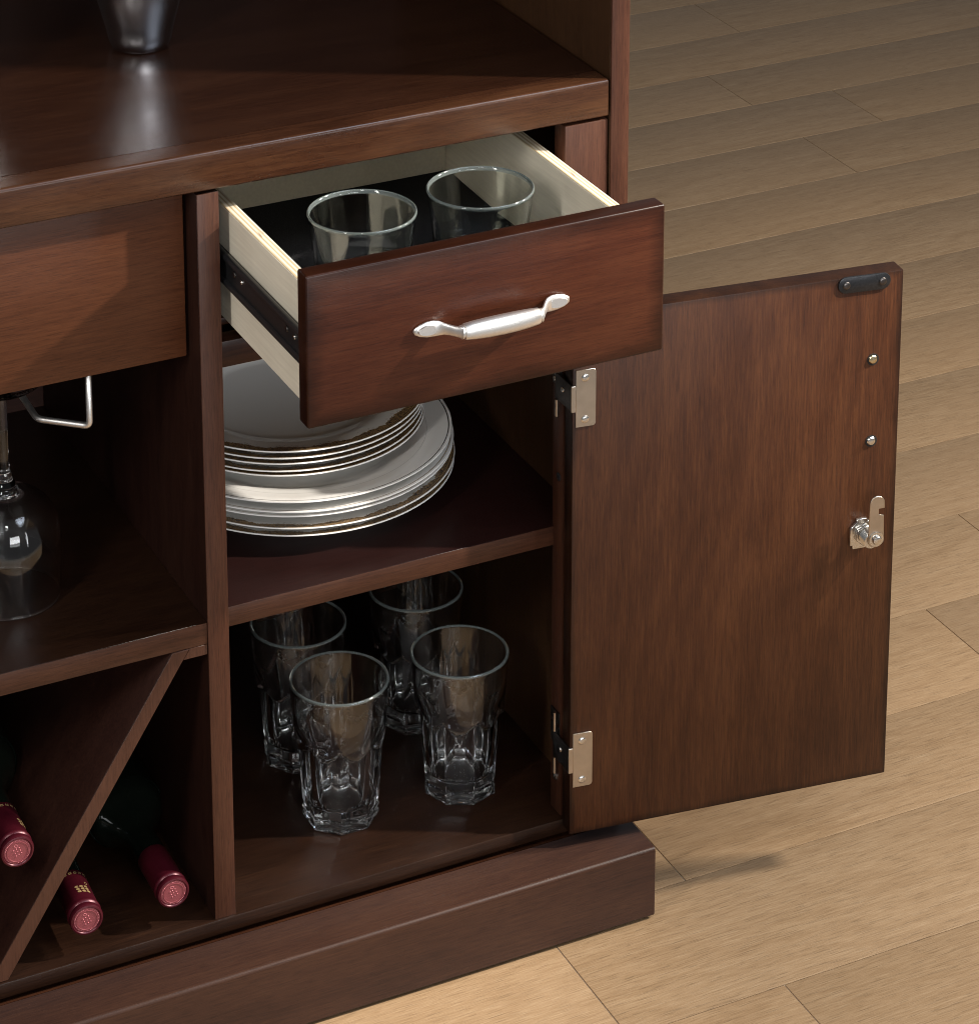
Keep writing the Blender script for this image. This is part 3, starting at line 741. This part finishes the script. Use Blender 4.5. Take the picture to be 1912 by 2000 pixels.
# ------------------------------------------------------------------ wine bottles
def bottle_protos():
    """bottle lies along +Y with the mouth at the origin"""
    body = [(0, .012), (.0146, .012), (.0146, .062), (.0150, .090), (.0175, .104), (.0260, .122), (.0345, .134), (.0388, .147), (.0400, .160), (.0400, .322), (.0385, .328), (.030, .330), (.010, .318), (0, .316)]
    me_b = finish(lathe_bm(catrom(body, 4), 72), 'bottle_glass', smooth=True, angle=50)
    cap = [(0, .0016), (.0128, .0016), (.0132, .0006), (.0140, 0), (.0154, .0004), (.0161, .0020), (.0161, .0052), (.0152, .0066), (.0150, .0078), (.0163, .0092), (.0166, .0108), (.0162, .0124), (.0157, .0150), (.0156, .0600), (.0155, .0604), (.0147, .0604)]
    me_c = finish(lathe_bm(cap, 72), 'capsule', smooth=True, angle=45)
    disc = finish(lathe_bm([(0, .0007), (.0096, .0008), (.0098, .0002), (.0104, .0002), (.0106, .0010), (.0127, .0012), (.0127, .0019), (0, .0019)], 64), 'capsule_disc', smooth=True, angle=30)
    bm = bmesh.new()
    for k in range(56):
        a = 2*math.pi*k/56
        r = bmesh.ops.create_icosphere(bm, subdivisions=1, radius=.00042); bmesh.ops.translate(bm, verts=r['verts'], vec=(.0117*math.cos(a), .0117*math.sin(a), .0009))
    beads = finish(bm, 'bead_ring', smooth=True)
    bm = bmesh.new()
    for (i, j, s) in [(i, j, .00075) for i in range(-2, 3) for j in range(-2, 3) if abs(i)+abs(j) < 4 and (i+j) % 2 == 0]:
        r = bmesh.ops.create_icosphere(bm, subdivisions=1, radius=s); bmesh.ops.translate(bm, verts=r['verts'], vec=(i*.0021+.0004*j, j*.0021, .0006))
    for k in range(20):
        a = 2*math.pi*k/20; r = bmesh.ops.create_icosphere(bm, subdivisions=1, radius=.0003); bmesh.ops.translate(bm, verts=r['verts'], vec=(-.0045+.0017*math.cos(a), -.0048+.0013*math.sin(a), .0007))
    emb = finish(bm, 'embossed_mark', smooth=True)
    # gold grape mark wrapped on the capsule: nine crescents and a drop shaped ring
    def wrap(bm, pts, rad=.01575, th=.00012):
        f = [bm.verts.new((math.sin(u/rad)*(rad+th), math.cos(u/rad)*(rad+th), w)) for u, w in pts]; bm.faces.new(f)
    bm = bmesh.new()
    for i in range(3):
        for j in range(3):
            cx, cw = -.0045+.0046*i+.0006*j, .0245+.0038*j
            wrap(bm, [(cx+.0021*math.cos(R(a)), cw+.0016*math.sin(R(a))) for a in range(-150, 151, 25)]+[(cx-.0006, cw)])
    N = 20
    for k in range(N):
        def q(t, s):
            a = 2*math.pi*t/N; return (-.0052+s*.0016*math.cos(a), .0385+s*.0023*math.sin(a)*(1.2 if math.sin(a) < 0 else .8))
        wrap(bm, [q(k, 1), q(k+1, 1), q(k+1, .72), q(k, .72)])
    for k in range(9):                                             # worn printed band round the rear of the foil
        u = -.020+.0050*k
        for (a, b, c_, d) in ((0, .0030, .0535, .0541), (0, .0030, .0560, .0566), (0, .0007, .0535, .0566), (.0022, .0030, .0545, .0566), (.0010, .0018, .0549, .0554)):
            wrap(bm, [(u+a, c_), (u+b, c_), (u+b, d), (u+a, d)])
    gold = finish(bm, 'gold_mark')
    return me_b, me_c, disc, beads, emb, gold
MB, MC, MD, ME, MM, MG = bottle_protos()
def bottle(loc, yaw, spin, lab, mark):
    # local +Z of the meshes runs from mouth to base; lay it along +Y
    e = empty('wine_bottle', loc); e.rotation_euler = (R(-90), 0, yaw)
    link('bottle_glass', MB, BOTTLE, e)
    c = link('capsule', MC, CAPS, e, (0, 0, 0), (0, 0, spin))
    link('capsule_disc', MD, CAPTOP, c)
    b = link('bead_ring', ME, BEAD, c); b['kind'] = 'stuff'
    b = link('embossed_mark', MM, BEAD, c); b.rotation_euler = (0, 0, -spin+.5)
    if mark: link('gold_mark', MG, GOLD, c)
    tag(e, lab, 'wine bottle', 'wine bottles lying in the rack'); return e
GS = R(180)
bottle((-.1500, 0, F1+.0402), R(-3.5), GS+R(18), 'dark wine bottle on the rack floor, gold grape mark on its burgundy cap', True)
bottle((-.0617, .0030, F1+.0402), R(-1), GS+R(150), 'dark wine bottle lying on the rack floor beside the divider, plain burgundy cap', False)
bottle((-.2143, 0, .2332), R(-2), GS+R(62), 'wine bottle resting on the slanted rack panel, burgundy cap at the left picture edge', True)
bottle((-.2943, .002, .2340), R(2), GS, 'wine bottle left of the frame resting on the mirrored rack panel', True)
